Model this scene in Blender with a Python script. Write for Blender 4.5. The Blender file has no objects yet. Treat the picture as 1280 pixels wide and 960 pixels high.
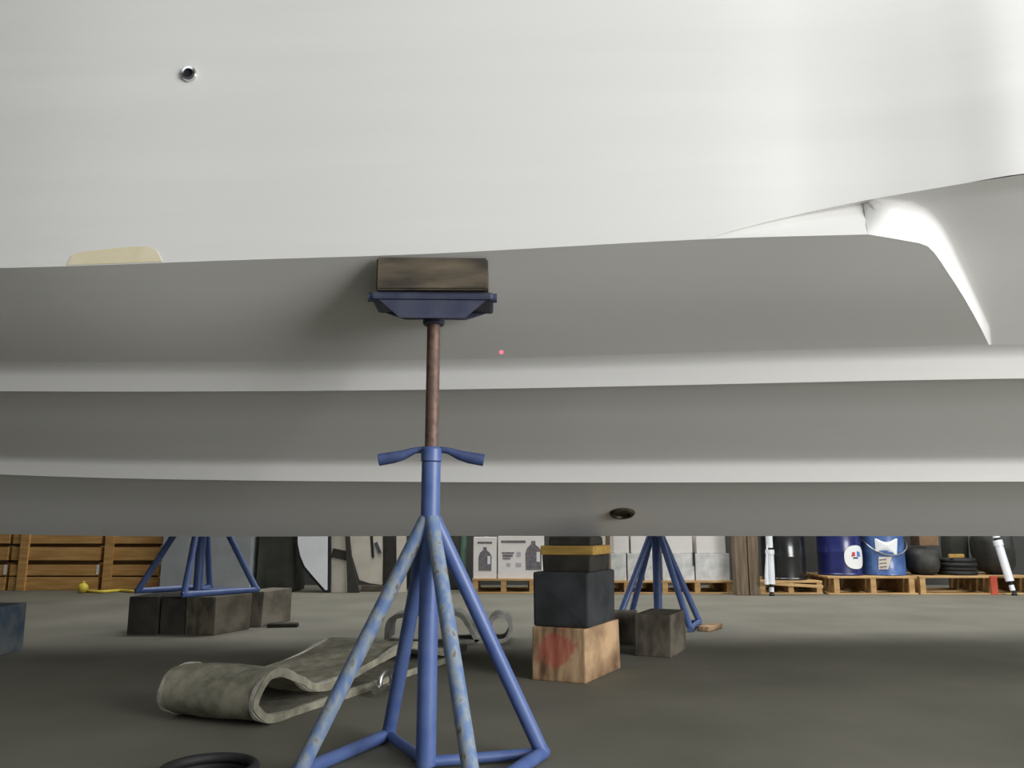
import bpy, bmesh, math, random
from mathutils import Vector, Matrix
random.seed(7)
S = bpy.context.scene
COL = S.collection

# ------------------------------------------------------------------ camera
F_PX, CAM_H, HORIZON = 1000.0, 0.78, 665.0
PITCH = math.atan((HORIZON - 480.0) / F_PX)
cam_d = bpy.data.cameras.new('camera')
cam_d.sensor_width = 36.0
cam_d.lens = 36.0 * F_PX / 1280.0
cam_d.clip_start = 0.05
cam = bpy.data.objects.new('camera', cam_d)
COL.objects.link(cam)
cam.location = (0, 0, CAM_H)
cam.rotation_euler = (math.pi / 2 + PITCH, 0, 0)
S.camera = cam

# ------------------------------------------------------------------ light
W = bpy.data.worlds.new('overcast_sky')
S.world = W
W.use_nodes = True
bg = W.node_tree.nodes['Background']
bg.inputs[0].default_value = (0.96, 0.98, 1.0, 1)
bg.inputs[1].default_value = 1.0
def daylight(name, loc, aim, w, h, energy, col=(1, 1, 1)):
    d = bpy.data.lights.new(name, 'AREA'); d.shape = 'RECTANGLE'; d.size = w; d.size_y = h; d.energy = energy; d.color = col
    o = bpy.data.objects.new(name, d); COL.objects.link(o); o.location = loc
    o.rotation_euler = (Vector(aim) - Vector(loc)).to_track_quat('-Z', 'Y').to_euler()
# bright daylight through the big door at the corner behind the camera, and through the roof light over the back aisle
daylight('door_daylight', (9.3, -4.2, 2.9), (0, 3.5, 1.6), 6.5, 4.2, 980, (1.0, 0.99, 0.98))
daylight('roof_daylight', (2.6, 9.3, 5.9), (2.6, 9.3, 0), 14.0, 2.0, 400, (1.0, 0.99, 0.97))
S.view_settings.view_transform = 'Standard'
S.view_settings.look = 'None'
S.view_settings.gamma = 1.0
S.view_settings.use_curve_mapping = False
S.view_settings.exposure = 0.60

# ------------------------------------------------------------------ pixel helpers
FW = Vector((0, math.cos(PITCH), math.sin(PITCH)))
UP = Vector((0, -math.sin(PITCH), math.cos(PITCH)))
C0 = Vector((0, 0, CAM_H))
def ray(px, py): return Vector(((px - 640) / F_PX, 0, 0)) + UP * ((480 - py) / F_PX) + FW
def gnd(px, py, z=0.0):
    d = ray(px, py); return C0 + d * ((z - CAM_H) / d.z)
def at(px, py, Y):
    d = ray(px, py); return C0 + d * (Y / d.y)
def proj(v):
    w = v - C0; dp = w.dot(FW)
    return 640 + F_PX * w.x / dp, 480 - F_PX * w.dot(UP) / dp

# ------------------------------------------------------------------ materials
def srgb(c):
    return tuple((x / 255 / 12.92) if x / 255 <= 0.04045 else ((x / 255 + 0.055) / 1.055) ** 2.4 for x in c) + (1,)
MATS = {}
def mat(name, a, b=None, rough=0.6, scale=8.0, metal=0.0, bump=0.0, stretch=(1, 1, 1), coat=0.0, lo=0.35, hi=0.65, detail=5.0, spec=0.5, third=None):
    if name in MATS: return MATS[name]
    m = bpy.data.materials.new(name); m.use_nodes = True
    nt = m.node_tree; bs = nt.nodes['Principled BSDF']
    bs.inputs['Roughness'].default_value = rough
    bs.inputs['Metallic'].default_value = metal
    bs.inputs['Coat Weight'].default_value = coat
    bs.inputs['Specular IOR Level'].default_value = spec
    tc = nt.nodes.new('ShaderNodeTexCoord'); mp = nt.nodes.new('ShaderNodeMapping')
    mp.inputs['Scale'].default_value = stretch
    nz = nt.nodes.new('ShaderNodeTexNoise'); nz.inputs['Scale'].default_value = scale; nz.inputs['Detail'].default_value = detail
    rp = nt.nodes.new('ShaderNodeValToRGB')
    rp.color_ramp.elements[0].position = lo; rp.color_ramp.elements[1].position = hi
    rp.color_ramp.elements[0].color = srgb(a); rp.color_ramp.elements[1].color = srgb(b or a)
    if third:
        e3 = rp.color_ramp.elements.new(third[1]); e3.color = srgb(third[0])
    L = nt.links.new
    L(tc.outputs['Object'], mp.inputs['Vector']); L(mp.outputs['Vector'], nz.inputs['Vector'])
    L(nz.outputs['Fac'], rp.inputs['Fac']); L(rp.outputs['Color'], bs.inputs['Base Color'])
    if bump:
        bp = nt.nodes.new('ShaderNodeBump'); bp.inputs['Strength'].default_value = bump; bp.inputs['Distance'].default_value = 0.01
        L(nz.outputs['Fac'], bp.inputs['Height']); L(bp.outputs['Normal'], bs.inputs['Normal'])
    MATS[name] = m
    return m
def spots(name, base_name, color, centre, radius, scale=14.0):
    """copy of a material with an irregular paint mark round a point (object space)"""
    m = MATS[base_name].copy(); m.name = name; MATS[name] = m
    nt = m.node_tree; bs = nt.nodes['Principled BSDF']; L = nt.links.new
    old = bs.inputs['Base Color'].links[0].from_socket
    tc = nt.nodes.new('ShaderNodeTexCoord'); ds = nt.nodes.new('ShaderNodeVectorMath'); ds.operation = 'DISTANCE'
    ds.inputs[1].default_value = centre
    nz = nt.nodes.new('ShaderNodeTexNoise'); nz.inputs['Scale'].default_value = scale
    L(tc.outputs['Object'], ds.inputs[0]); L(tc.outputs['Object'], nz.inputs['Vector'])
    k = nt.nodes.new('ShaderNodeMath'); k.operation = 'MULTIPLY_ADD'; k.inputs[1].default_value = 1.6 * radius; L(nz.outputs['Fac'], k.inputs[0]); L(ds.outputs['Value'], k.inputs[2])
    r = nt.nodes.new('ShaderNodeMapRange'); r.inputs['From Min'].default_value = radius * 1.45; r.inputs['From Max'].default_value = radius * 1.75
    r.inputs['To Min'].default_value = 0.55; r.inputs['To Max'].default_value = 0
    L(k.outputs[0], r.inputs['Value'])
    mx = nt.nodes.new('ShaderNodeMixRGB'); mx.inputs[2].default_value = srgb(color)
    L(r.outputs[0], mx.inputs[0]); L(old, mx.inputs[1]); L(mx.outputs[0], bs.inputs['Base Color'])
    return m

M_GEL = mat('white_gelcoat', (226, 226, 224), (234, 234, 232), rough=0.42, scale=1.2, stretch=(0.25, 1, 3), coat=0.08)
M_CHROME = mat('chrome', (215, 218, 220), rough=0.15, metal=1.0)
M_STEEL = mat('bare_steel', (150, 150, 148), (190, 190, 188), rough=0.35, metal=1.0, scale=30)
M_BLACK = mat('black_rubber', (20, 21, 22), (30, 31, 32), rough=0.7)
M_HOLE = mat('dark_hole', (22, 20, 30), rough=0.9)
M_BRONZE = mat('dark_bronze', (46, 42, 34), (84, 78, 58), rough=0.5, scale=25, metal=0.4)
M_TAN = mat('tan_tape', (222, 212, 178), (230, 221, 192), rough=0.6, scale=12)
M_BLUE = mat('blue_paint', (72, 94, 148), (88, 108, 156), rough=0.42, scale=12)
M_BLUEW = mat('worn_blue_paint', (96, 121, 164), (136, 147, 154), rough=0.55, scale=38, lo=0.40, hi=0.60, stretch=(1, 1, 0.5), detail=7.0, third=((104, 88, 78), 0.69))
M_BLUED = mat('dark_blue_paint', (58, 70, 108), (72, 88, 132), rough=0.45, scale=18)
M_HEAD = mat('dark_head_paint', (48, 54, 78), (66, 70, 88), rough=0.55, scale=16)
M_RUST = mat('rusty_rod', (92, 74, 66), (120, 96, 84), rough=0.6, scale=40, metal=0.3, bump=0.2)
M_OLDWOOD = mat('weathered_dark_timber', (50, 46, 39), (108, 97, 80), rough=0.85, scale=9, stretch=(0.5, 2, 2), bump=0.4, lo=0.3, hi=0.72)
M_TIMBER = mat('pale_timber', (94, 70, 46), (194, 162, 126), rough=0.8, scale=5, stretch=(3, 0.6, 0.8), bump=0.3)
M_BLKTIMBER = mat('black_painted_timber', (36, 38, 40), (54, 56, 60), rough=0.7, scale=7, bump=0.2)
M_GREYTIMBER = mat('grey_timber', (86, 80, 69), (124, 117, 105), rough=0.85, scale=7, stretch=(2, 0.6, 1), bump=0.3)
M_DKTIMBER = mat('creosoted_timber', (25, 24, 19), (46, 43, 35), rough=0.85, scale=8, bump=0.3)
M_STAINED = mat('stained_timber', (58, 53, 43), (96, 90, 78), rough=0.85, scale=7, stretch=(2, 0.6, 1), bump=0.3)
M_YELTIMBER = mat('yellow_plank', (136, 108, 48), (170, 138, 66), rough=0.75, scale=9, stretch=(0.5, 3, 3))
M_BLUETIMBER = mat('blue_stained_timber', (48, 62, 78), (88, 92, 92), rough=0.8, scale=6)
M_CRATE = mat('orange_crate_wood', (186, 140, 80), (212, 168, 106), rough=0.75, scale=4, stretch=(0.6, 3, 5))
M_LINING = mat('dark_crate_lining', (92, 66, 40), (104, 78, 48), rough=0.9)
M_PALLET = mat('pallet_wood', (164, 128, 82), (196, 162, 112), rough=0.8, scale=5, stretch=(0.6, 3, 3))
M_REDWOOD = mat('red_pallet_block', (170, 66, 44), (188, 84, 58), rough=0.8)
M_SLING = mat('olive_grey_webbing', (112, 110, 94), (146, 143, 127), rough=0.9, scale=16, bump=0.3, stretch=(1, 1, 1))
M_SLING2 = mat('pale_grey_webbing', (112, 112, 106), (146, 146, 140), rough=0.9, scale=16, bump=0.3)
M_SLINGE = mat('pale_webbing_edge', (130, 128, 118), (156, 154, 144), rough=0.9, scale=30)
M_CONC = mat('concrete_floor', (97, 96, 85), (118, 116, 104), rough=0.75, scale=1.1, bump=0.05, detail=9.0, lo=0.3, hi=0.7)
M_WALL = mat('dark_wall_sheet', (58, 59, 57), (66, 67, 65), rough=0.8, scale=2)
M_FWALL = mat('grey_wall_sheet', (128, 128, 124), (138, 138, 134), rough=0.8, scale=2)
M_ROOF = mat('roof_sheet', (150, 150, 146), (165, 165, 160), rough=0.8, scale=2)
M_GREYSTEEL = mat('grey_steel_paint', (140, 146, 148), (152, 158, 160), rough=0.6, scale=3)
M_TARP = mat('dark_green_tarp', (44, 48, 42), (60, 62, 54), rough=0.8, scale=4, bump=0.5)
M_WHITE = mat('white_plastic', (226, 230, 236), (236, 240, 244), rough=0.3, scale=3, coat=0.2)
M_BEIGE = mat('beige_vinyl', (196, 190, 178), (212, 206, 194), rough=0.6, scale=4)
M_DKBROWN = mat('dark_brown_trim', (44, 42, 38), (58, 55, 50), rough=0.7)
M_CARTON = mat('white_carton', (226, 222, 220), (234, 231, 228), rough=0.7, scale=3)
M_WRAP = mat('shrink_wrapped_carton', (190, 192, 192), (222, 222, 220), rough=0.25, scale=9, bump=0.5, coat=0.4)
M_PRINT = mat('dark_print', (96, 92, 100), (128, 124, 130), rough=0.7, scale=30)
M_PRINTL = mat('pale_print', (186, 174, 188), rough=0.7)
M_POST = mat('brown_post_timber', (96, 82, 66), (128, 112, 94), rough=0.85, scale=6, stretch=(4, 4, 0.4))
M_DRUMK = mat('black_drum_paint', (26, 29, 31), (36, 38, 40), rough=0.22, coat=0.4)
M_DRUMB = mat('navy_drum_paint', (30, 36, 92), (40, 48, 112), rough=0.3, coat=0.3)
M_DRUMM = mat('blue_drum_plastic', (58, 88, 146), (84, 116, 170), rough=0.35, coat=0.2)
M_LABEL = mat('white_label', (226, 230, 232), rough=0.6)
M_RED = mat('red_print', (196, 60, 64), rough=0.6)
M_BLUEP = mat('blue_print', (92, 120, 196), rough=0.6)
M_YELLOW = mat('yellow_plastic', (206, 184, 60), (220, 200, 84), rough=0.5)
M_GREENP = mat('green_pipe', (74, 104, 88), (92, 122, 104), rough=0.5)
M_DARK = mat('charcoal_bag', (32, 34, 32), (52, 52, 48), rough=0.7, bump=0.5)
M_CARD = mat('brown_cardboard', (112, 88, 62), (128, 102, 74), rough=0.85)

# ------------------------------------------------------------------ mesh helpers
def mesh_obj(name, verts, faces, m, parent=None, smooth=False, loc=None):
    me = bpy.data.meshes.new(name)
    me.from_pydata([tuple(v) for v in verts], [], faces)
    bm = bmesh.new(); bm.from_mesh(me); bmesh.ops.recalc_face_normals(bm, faces=bm.faces); bm.to_mesh(me); bm.free()
    me.materials.append(m)
    if smooth:
        for p in me.polygons: p.use_smooth = True
    o = bpy.data.objects.new(name, me); COL.objects.link(o)
    if parent: o.parent = parent
    if loc: o.location = loc
    return o
def bm_obj(name, bm, m, parent=None, smooth_angle=None):
    me = bpy.data.meshes.new(name)
    bmesh.ops.recalc_face_normals(bm, faces=bm.faces)
    bm.to_mesh(me); bm.free(); me.materials.append(m)
    if smooth_angle is not None:
        me.shade_smooth() if hasattr(me, 'shade_smooth') else None
        try: me.set_sharp_from_angle(angle=smooth_angle)
        except Exception: pass
    o = bpy.data.objects.new(name, me); COL.objects.link(o)
    if parent: o.parent = parent
    return o
def tag(o, label, cat, group=None):
    o['label'] = label; o['category'] = cat
    if group: o['group'] = group
    return o
def struct(o): o['kind'] = 'structure'; return o
def thing(name, label, cat, loc, rz=0.0, group=None):
    o = bpy.data.objects.new(name, None); COL.objects.link(o)
    o.empty_display_size = 0.1; o.location = loc; o.rotation_euler = (0, 0, rz)
    return tag(o, label, cat, group)
def add_box(bm, c, s, rz=0.0, bev=0.0, rx=0.0, ry=0.0, jit=0.0):
    r = bmesh.ops.create_cube(bm, size=1.0)
    vs = r['verts']
    M = Matrix.Translation(Vector(c)) @ Matrix.Rotation(rz, 4, 'Z') @ Matrix.Rotation(ry, 4, 'Y') @ Matrix.Rotation(rx, 4, 'X') @ Matrix.Diagonal((s[0], s[1], s[2], 1))
    bmesh.ops.transform(bm, matrix=M, verts=vs)
    if jit:
        for v in vs: v.co += Vector((random.uniform(-jit, jit), random.uniform(-jit, jit), 0))
    if bev:
        es = list({e for v in vs for e in v.link_edges})
        bmesh.ops.bevel(bm, geom=es, offset=bev, segments=2, affect='EDGES', profile=0.6)
def box(name, m, c, s, parent=None, rz=0.0, bev=0.004, rx=0.0, ry=0.0, jit=0.0):
    bm = bmesh.new(); add_box(bm, c, s, rz, bev, rx, ry, jit)
    return bm_obj(name, bm, m, parent)
def frame_of(d):
    d = d.normalized(); a = Vector((0, 0, 1)) if abs(d.z) < 0.9 else Vector((1, 0, 0))
    u = d.cross(a).normalized(); return u, d.cross(u).normalized()
def add_path(bm, pts, radii, seg=12, caps=True):
    pts = [Vector(p) for p in pts]; rings = []
    for i, p in enumerate(pts):
        d = pts[min(i + 1, len(pts) - 1)] - pts[max(i - 1, 0)]
        u, v = frame_of(d)
        if rings:
            pu = pu_prev - d.normalized() * pu_prev.dot(d.normalized())
            u = pu.normalized(); v = d.normalized().cross(u)
        pu_prev = u
        r = radii[i] if isinstance(radii, (list, tuple)) else radii
        rings.append([bm.verts.new(p + (u * math.cos(2 * math.pi * k / seg) + v * math.sin(2 * math.pi * k / seg)) * r) for k in range(seg)])
    for a, b in zip(rings, rings[1:]):
        for k in range(seg):
            bm.faces.new((a[k], a[(k + 1) % seg], b[(k + 1) % seg], b[k]))
    if caps:
        bm.faces.new(list(reversed(rings[0]))); bm.faces.new(rings[-1])
def tube(name, m, pts, r, parent=None, seg=14):
    bm = bmesh.new(); add_path(bm, pts, r, seg)
    return bm_obj(name, bm, m, parent, math.radians(40))
def add_lathe(bm, prof, seg=28, M=None):
    rings = []
    for r, z in prof:
        ring = []
        for k in range(seg):
            a = 2 * math.pi * k / seg; v = Vector((r * math.cos(a), r * math.sin(a), z))
            ring.append(bm.verts.new(M @ v if M else v))
        rings.append(ring)
    for a, b in zip(rings, rings[1:]):
        for k in range(seg): bm.faces.new((a[k], a[(k + 1) % seg], b[(k + 1) % seg], b[k]))
    bm.faces.new(list(reversed(rings[0]))); bm.faces.new(rings[-1])
def lathe(name, m, prof, parent=None, seg=28, M=None, ang=35):
    bm = bmesh.new(); add_lathe(bm, prof, seg, M)
    return bm_obj(name, bm, m, parent, math.radians(ang))
def prism(name, m, pts, y0, y1, parent=None, bev=0.0):
    """outline in x,z pulled from y0 to y1"""
    bm = bmesh.new()
    a = [bm.verts.new((x, y0, z)) for x, z in pts]; b = [bm.verts.new((x, y1, z)) for x, z in pts]
    n = len(pts)
    bm.faces.new(a); bm.faces.new(list(reversed(b)))
    for i in range(n): bm.faces.new((a[i], b[i], b[(i + 1) % n], a[(i + 1) % n]))
    if bev: bmesh.ops.bevel(bm, geom=bm.edges[:], offset=bev, segments=2, affect='EDGES')
    return bm_obj(name, bm, m, parent)
def catmull(pts, n=6, closed=False):
    pts = [Vector(p) for p in pts]; out = []
    N = len(pts)
    for i in range(N if closed else N - 1):
        if closed: p0, p1, p2, p3 = (pts[(i + k - 1) % N] for k in range(4))
        else: p0, p1, p2, p3 = pts[max(i - 1, 0)], pts[i], pts[i + 1], pts[min(i + 2, N - 1)]
        for k in range(n):
            t = k / n
            out.append(0.5 * ((2 * p1) + (p2 - p0) * t + (2 * p0 - 5 * p1 + 4 * p2 - p3) * t * t + (3 * p1 - p0 - 3 * p2 + p3) * t ** 3))
    if not closed: out.append(pts[-1])
    return out
def ribbon(name, m, prof, width, thick, parent=None, wob=0.0, cols=6, fray=0.0):
    """thick strap: prof = points (s, z) in the local x-z plane, width along local y"""
    P = catmull([(a, 0, b) for a, b in prof], 7)
    n = len(P); verts = []; faces = []
    offs = []
    for i in range(n):
        d = (P[min(i + 1, n - 1)] - P[max(i - 1, 0)]).normalized()
        offs.append(Vector((-d.z, 0, d.x)) * thick * 0.5)
    for side in (1, -1):
        for i in range(n):
            for j in range(cols + 1):
                v = j / cols - 0.5
                dz = wob * math.sin(i * 0.37 + j * 1.3) * min(1, P[i].z / 0.06)
                q = P[i] + offs[i] * side + Vector((fray * math.sin(i * 0.21), v * width, dz))
                verts.append(q)
    st = cols + 1; off = n * st
    for i in range(n - 1):
        for j in range(cols):
            a = i * st + j
            faces.append((a, a + 1, a + st + 1, a + st)); faces.append((off + a, off + a + st, off + a + st + 1, off + a + 1))
        for j in (0, cols):
            a = i * st + j; faces.append((a, a + st, off + a + st, off + a))
    for i in (0, n - 1):
        for j in range(cols):
            a = i * st + j; faces.append((a, a + 1, off + a + 1, off + a))
    o = mesh_obj(name, verts, faces, m, parent)
    o.data.shade_smooth(); o.data.set_sharp_from_angle(angle=math.radians(45))
    return o

# ------------------------------------------------------------------ the building
YB = 12.3
struct(box('floor', M_CONC, (0, 2, -0.1), (44, 30, 0.2), bev=0))
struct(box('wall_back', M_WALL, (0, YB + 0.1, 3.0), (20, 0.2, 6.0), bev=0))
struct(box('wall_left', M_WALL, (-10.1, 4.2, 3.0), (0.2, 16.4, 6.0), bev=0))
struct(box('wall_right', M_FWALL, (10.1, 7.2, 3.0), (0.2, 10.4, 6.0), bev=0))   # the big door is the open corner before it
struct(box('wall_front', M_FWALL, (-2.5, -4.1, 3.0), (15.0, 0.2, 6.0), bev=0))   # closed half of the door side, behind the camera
# roof with two daylight openings along its length, one over each aisle
def roof_strip(y0, y1, x0=-10.0, x1=10.0):
    struct(box('ceiling', M_ROOF, ((x0 + x1) / 2, (y0 + y1) / 2, 6.1), (x1 - x0, y1 - y0, 0.2), bev=0))
roof_strip(-4.0, -2.6); roof_strip(-0.4, 8.4); roof_strip(10.6, YB + 0.2)
roof_strip(8.4, 10.6, -10.0, -4.5)

# ------------------------------------------------------------------ the boat
def hermite_line(ctrl):
    ctrl = sorted(ctrl, key=lambda p: p[0]); n = len(ctrl)
    xs = [c[0] for c in ctrl]
    def sl(i, k):
        if i == 0: return (ctrl[1][k] - ctrl[0][k]) / (xs[1] - xs[0])
        if i == n - 1: return (ctrl[-1][k] - ctrl[-2][k]) / (xs[-1] - xs[-2])
        return (ctrl[i + 1][k] - ctrl[i - 1][k]) / (xs[i + 1] - xs[i - 1])
    def f(x):
        i = 0
        while i < n - 2 and x > xs[i + 1]: i += 1
        h = xs[i + 1] - xs[i]; t = (x - xs[i]) / h
        out = []
        for k in (1, 2):
            a, b, m0, m1 = ctrl[i][k], ctrl[i + 1][k], sl(i, k) * h, sl(i + 1, k) * h
            out.append((2 * t ** 3 - 3 * t * t + 1) * a + (t ** 3 - 2 * t * t + t) * m0 + (-2 * t ** 3 + 3 * t * t) * b + (t ** 3 - t * t) * m1)
        return Vector((x, out[0], out[1]))
    return f
def pix_line(pix, extra=()):
    c = [tuple(at(*p)) for p in pix] + list(extra)
    return hermite_line(c)
YK = 4.85
XS, XE = -6.4, 4.6
chine = pix_line([(0, 335, 2.85), (300, 325, 2.80), (540, 317, 2.74), (880, 299, 2.66), (1085, 293, 2.62)],
                 [(-3.4, 3.05, 1.80), (-5.0, 3.6, 2.02), (-6.4, 4.70, 2.45), (4.6, 2.45, 1.82)])
s1e = pix_line([(0, 489, 3.53), (540, 487, 3.43), (1280, 473, 3.33)], [(-3.8, 3.72, 1.46), (-5.2, 4.1, 1.66), (-6.4, 4.72, 2.0), (4.6, 3.25, 1.42)])
s1t = pix_line([(0, 462, 3.475), (540, 459, 3.375), (1240, 440, 3.275)], [(-3.8, 3.735, 1.56), (-5.2, 4.115, 1.76), (-6.4, 4.725, 2.1), (4.6, 3.20, 1.54)])
s2e = pix_line([(0, 593, 4.20), (540, 602.5, 4.15), (1280, 602, 4.11)], [(-4.2, 4.32, 1.20), (-5.4, 4.5, 1.42), (-6.4, 4.73, 1.7), (4.6, 4.08, 1.03)])
s2t = pix_line([(0, 573, 4.145), (540, 578, 4.095), (1280, 575, 4.055)], [(-4.2, 4.335, 1.29), (-5.4, 4.515, 1.51), (-6.4, 4.735, 1.79), (4.6, 4.03, 1.14)])
keel = hermite_line([(XE, YK, 0.755), (2.9, YK, 0.756), (0, YK, 0.757), (-2.9, YK, 0.765), (-4.6, YK, 0.86), (-6.4, YK, 1.30)])
SHEER = 3.35
def topY(X, z):
    c = chine(X)
    return c.y - 0.055 * (z - c.z) - (0.02 * max(0, -X - 2.5) * (z - c.z))
HV, HF = [], []
def strip(rows, sym=True):
    """rows: list of lists of points (all the same length); one smooth island, mirrored about the keel plane"""
    for mir in ((0, 1) if sym else (0,)):
        b = len(HV); n = len(rows[0])
        for r in rows:
            for p in r: HV.append(Vector((p[0], 2 * YK - p[1], p[2])) if mir else Vector(p))
        for i in range(len(rows) - 1):
            for j in range(n - 1):
                q = (b + i * n + j, b + i * n + j + 1, b + (i + 1) * n + j + 1, b + (i + 1) * n + j)
                HF.append(q if not mir else tuple(reversed(q)))
def stations(a, b, n): return [a + (b - a) * i / (n - 1) for i in range(n)]
ST = stations(XS, XE, 90)
def fillet(edge, top, outer_pt, X, run):
    """rows from the sharp lower edge up the strake face and round into the panel above"""
    e, t, o = edge(X), top(X), outer_pt(X)
    d = (o - t).normalized(); a = e.lerp(t, 0.72); c = t + d * run
    pts = [e, a]
    for k in range(1, 7):
        u = k / 6; pts.append(a * (1 - u) ** 2 + t * 2 * u * (1 - u) + c * u * u)
    return pts
def colrows(fn, sts):
    cols = [fn(X) for X in sts]
    return [[c[i] for c in cols] for i in range(len(cols[0]))]
def s1edge_in(X):   # inner end of the flat underside of the strake
    e, k = s1e(X), s2t(X); return e + (k - e).normalized() * 0.05 + Vector((0, 0, 0.012))
def s2edge_in(X):
    e, k = s2e(X), keel(X); return e + (k - e).normalized() * 0.05 + Vector((0, 0, 0.010))
# panel 3: keel -> lower strake underside
strip(colrows(lambda X: [keel(X), keel(X).lerp(s2edge_in(X), 0.5), s2edge_in(X), s2e(X)], ST))
# lower strake face, fillet, panel 2, upper strake underside
strip(colrows(lambda X: fillet(s2e, s2t, s1edge_in, X, 0.045) + [fillet(s2e, s2t, s1edge_in, X, 0.045)[-1].lerp(s1edge_in(X), u) for u in (0.3, 0.65, 1)] + [s1e(X)], ST))
# upper strake face and fillet
RUN1 = 0.055
strip(colrows(lambda X: fillet(s1e, s1t, chine, X, RUN1), ST))
def pan1(X, s):
    a = fillet(s1e, s1t, chine, X, RUN1)[-1]
    p = a.lerp(chine(X), s); p.z += 0.012 * math.sin(math.pi * s) * -1
    return p
def solve(px, py):
    lo, hi = 0.0, 1.0
    def xof(s):
        X = 1.3
        for _ in range(40):
            v = pan1(X, s) - C0; X = (px - 640) / F_PX * v.dot(FW)
        return X
    for _ in range(40):
        s = (lo + hi) / 2; X = xof(s)
        if proj(pan1(X, s))[1] > py: lo = s
        else: hi = s
    return xof((lo + hi) / 2), (lo + hi) / 2
STEP_E = [(1237, 430), (1228, 414), (1217, 393), (1205, 372), (1195, 356), (1185, 341), (1176, 327), (1168, 316), (1160, 308), (1150, 304), (1128, 300), (1105, 296)]
STEP_B = [(1243, 425), (1238, 408), (1228, 386), (1217, 362), (1209, 344), (1200, 325), (1193, 308), (1185, 292), (1178, 280), (1170, 270), (1160, 260), (1150, 255)]
sol = [solve(*p) for p in STEP_E]
svals = [0.0] + [s for _, s in sol[1:]] + [1.0]
xend = [sol[0][0]] + [x for x, _ in sol[1:]] + [at(1085, 293, 2.62).x]
# near side panel 1 stops at the step; far side runs on plain
near_rows = []
for s, xe in zip(svals, xend):
    near_rows.append([pan1(X, s) for X in stations(XS, 0.9, 60)] + [pan1(0.9 + (xe - 0.9) * k / 14, s) for k in range(1, 15)])
strip(near_rows, sym=False)
far = colrows(lambda X: [pan1(X, u) for u in (0, 0.35, 0.7, 1)], ST)
strip([[Vector((p.x, 2 * YK - p.y, p.z)) for p in r] for r in far], sym=False)
# lower edge of the topside: the chine, then the vent line that climbs away aft
X880 = at(880, 299, 2.66).x
vent = hermite_line([tuple(at(880, 298.6, 2.66)), tuple(at(915, 289, 2.652)), tuple(at(960, 277, 2.645)), tuple(at(1020, 263, 2.635)), tuple(at(1100, 247, 2.60)),
                     tuple(at(1190, 232, 2.54)), tuple(at(1280, 217, 2.475)), (2.2, 2.42, 1.96), (4.6, 2.38, 1.96)])
def tlow(X): return chine(X) if X <= X880 else vent(X)
def toprows(low, sts):
    def col(X):
        p = low(X); out = [p]
        for k in range(1, 11):
            z = p.z + (SHEER - p.z) * k / 10
            out.append(Vector((X, topY(X, z) + (p.y - topY(X, p.z)) * (1 - k / 14), z)))
        return out
    return colrows(col, sts)
TS = sorted(set(stations(XS, X880, 60) + stations(X880, 1.9, 30) + stations(1.9, XE, 16)))
strip(toprows(tlow, TS), sym=False)
strip([[Vector((p.x, 2 * YK - p.y, p.z)) for p in r] for r in toprows(chine, ST)], sym=False)
# recessed wedge under the topside lip
XW = at(1085, 272, 2.62).x
WS = stations(X880, XW, 20)
def inset(X): return 0.004 + 0.034 * min(1, max(0, (X - X880) / (XW - X880)))
strip([[vent(X) for X in WS], [vent(X) + Vector((0, inset(X), 0.002)) for X in WS]], sym=False)
def wedge_pt(X, u):
    a = vent(X) + Vector((0, inset(X), 0.002)); b = chine(X); p = a.lerp(b, u); p.y += 0.012 * math.sin(math.pi * u) * (X - X880)
    return p
strip([[wedge_pt(X, u) for X in WS] for u in (0, 0.35, 0.7, 1)], sym=False)
# step face: sharp edge -> soft fillet into the recessed bottom
edge3 = [pan1(x, s) for x, s in zip(xend, svals)] + [wedge_pt(XW, 0.5), wedge_pt(XW, 0.0)]
pixB = STEP_B + [(1143, 251), (1122, 248.5), (1101, 246.6)]
NB = len(edge3)
def surfB(X, u):
    f0 = fillet(s1e, s1t, chine, X, RUN1)[-1]; v = vent(max(X, X880)); kn = v + (f0 - v).normalized() * 0.06 + Vector((0, 0.012, 0.004))
    if u < 0.92: p_ = f0.lerp(kn, u / 0.92)
    else: p_ = kn.lerp(v, (u - 0.92) / 0.08)
    return p_
def solveB(px, py):
    def xof(u):
        X = 1.4
        for _ in range(40):
            v = surfB(X, u) - C0; X = (px - 640) / F_PX * v.dot(FW)
        return X
    lo, hi = 0.0, 1.0
    for _ in range(40):
        u = (lo + hi) / 2
        if proj(surfB(xof(u), u))[1] > py: lo = u
        else: hi = u
    return xof((lo + hi) / 2), (lo + hi) / 2
solb = [solveB(*p_) for p_ in pixB]
solb[0] = (xend[0] + 0.012, 0.0); solb[-1] = (at(1099, 247, 2.60).x, 1.0)
us = [q[1] for q in solb]
for k in range(1, NB): us[k] = max(us[k], us[k - 1] + 1e-3)
us[-1] = 1.0
rec3 = [surfB(solb[k][0], us[k]) for k in range(NB)]
def brow(k):
    x0 = solb[k][0]
    return [surfB(x0 + (XE - x0) * q, us[k]) for q in (0, 0.008, 0.02, 0.04, 0.08, 0.14, 0.22, 0.34, 0.5, 0.75, 1.0)]
B = [brow(k) for k in range(NB)]
face_rows = []
for u in (0.0, 0.25, 0.5, 0.72, 0.88):
    r = []
    for k in range(NB):
        e, b = edge3[k], rec3[k]
        nxt = B[k][1]; t = (nxt - b).normalized()
        L_ = (b - e).length; ctrl = b - t * (0.30 * L_)
        r.append(e * (1 - u) ** 2 + ctrl * 2 * u * (1 - u) + b * u * u)
    face_rows.append(r)
ncol = len(B[0])
LX = stations(XW, solb[-1][0], 5)
strip([[vent(X) for X in LX], [edge3[-1].lerp(rec3[-1], i_ / 4) for i_ in range(5)]], sym=False)
strip(face_rows + [[B[k][j] for k in range(NB)] for j in range(ncol)], sym=False)
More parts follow.
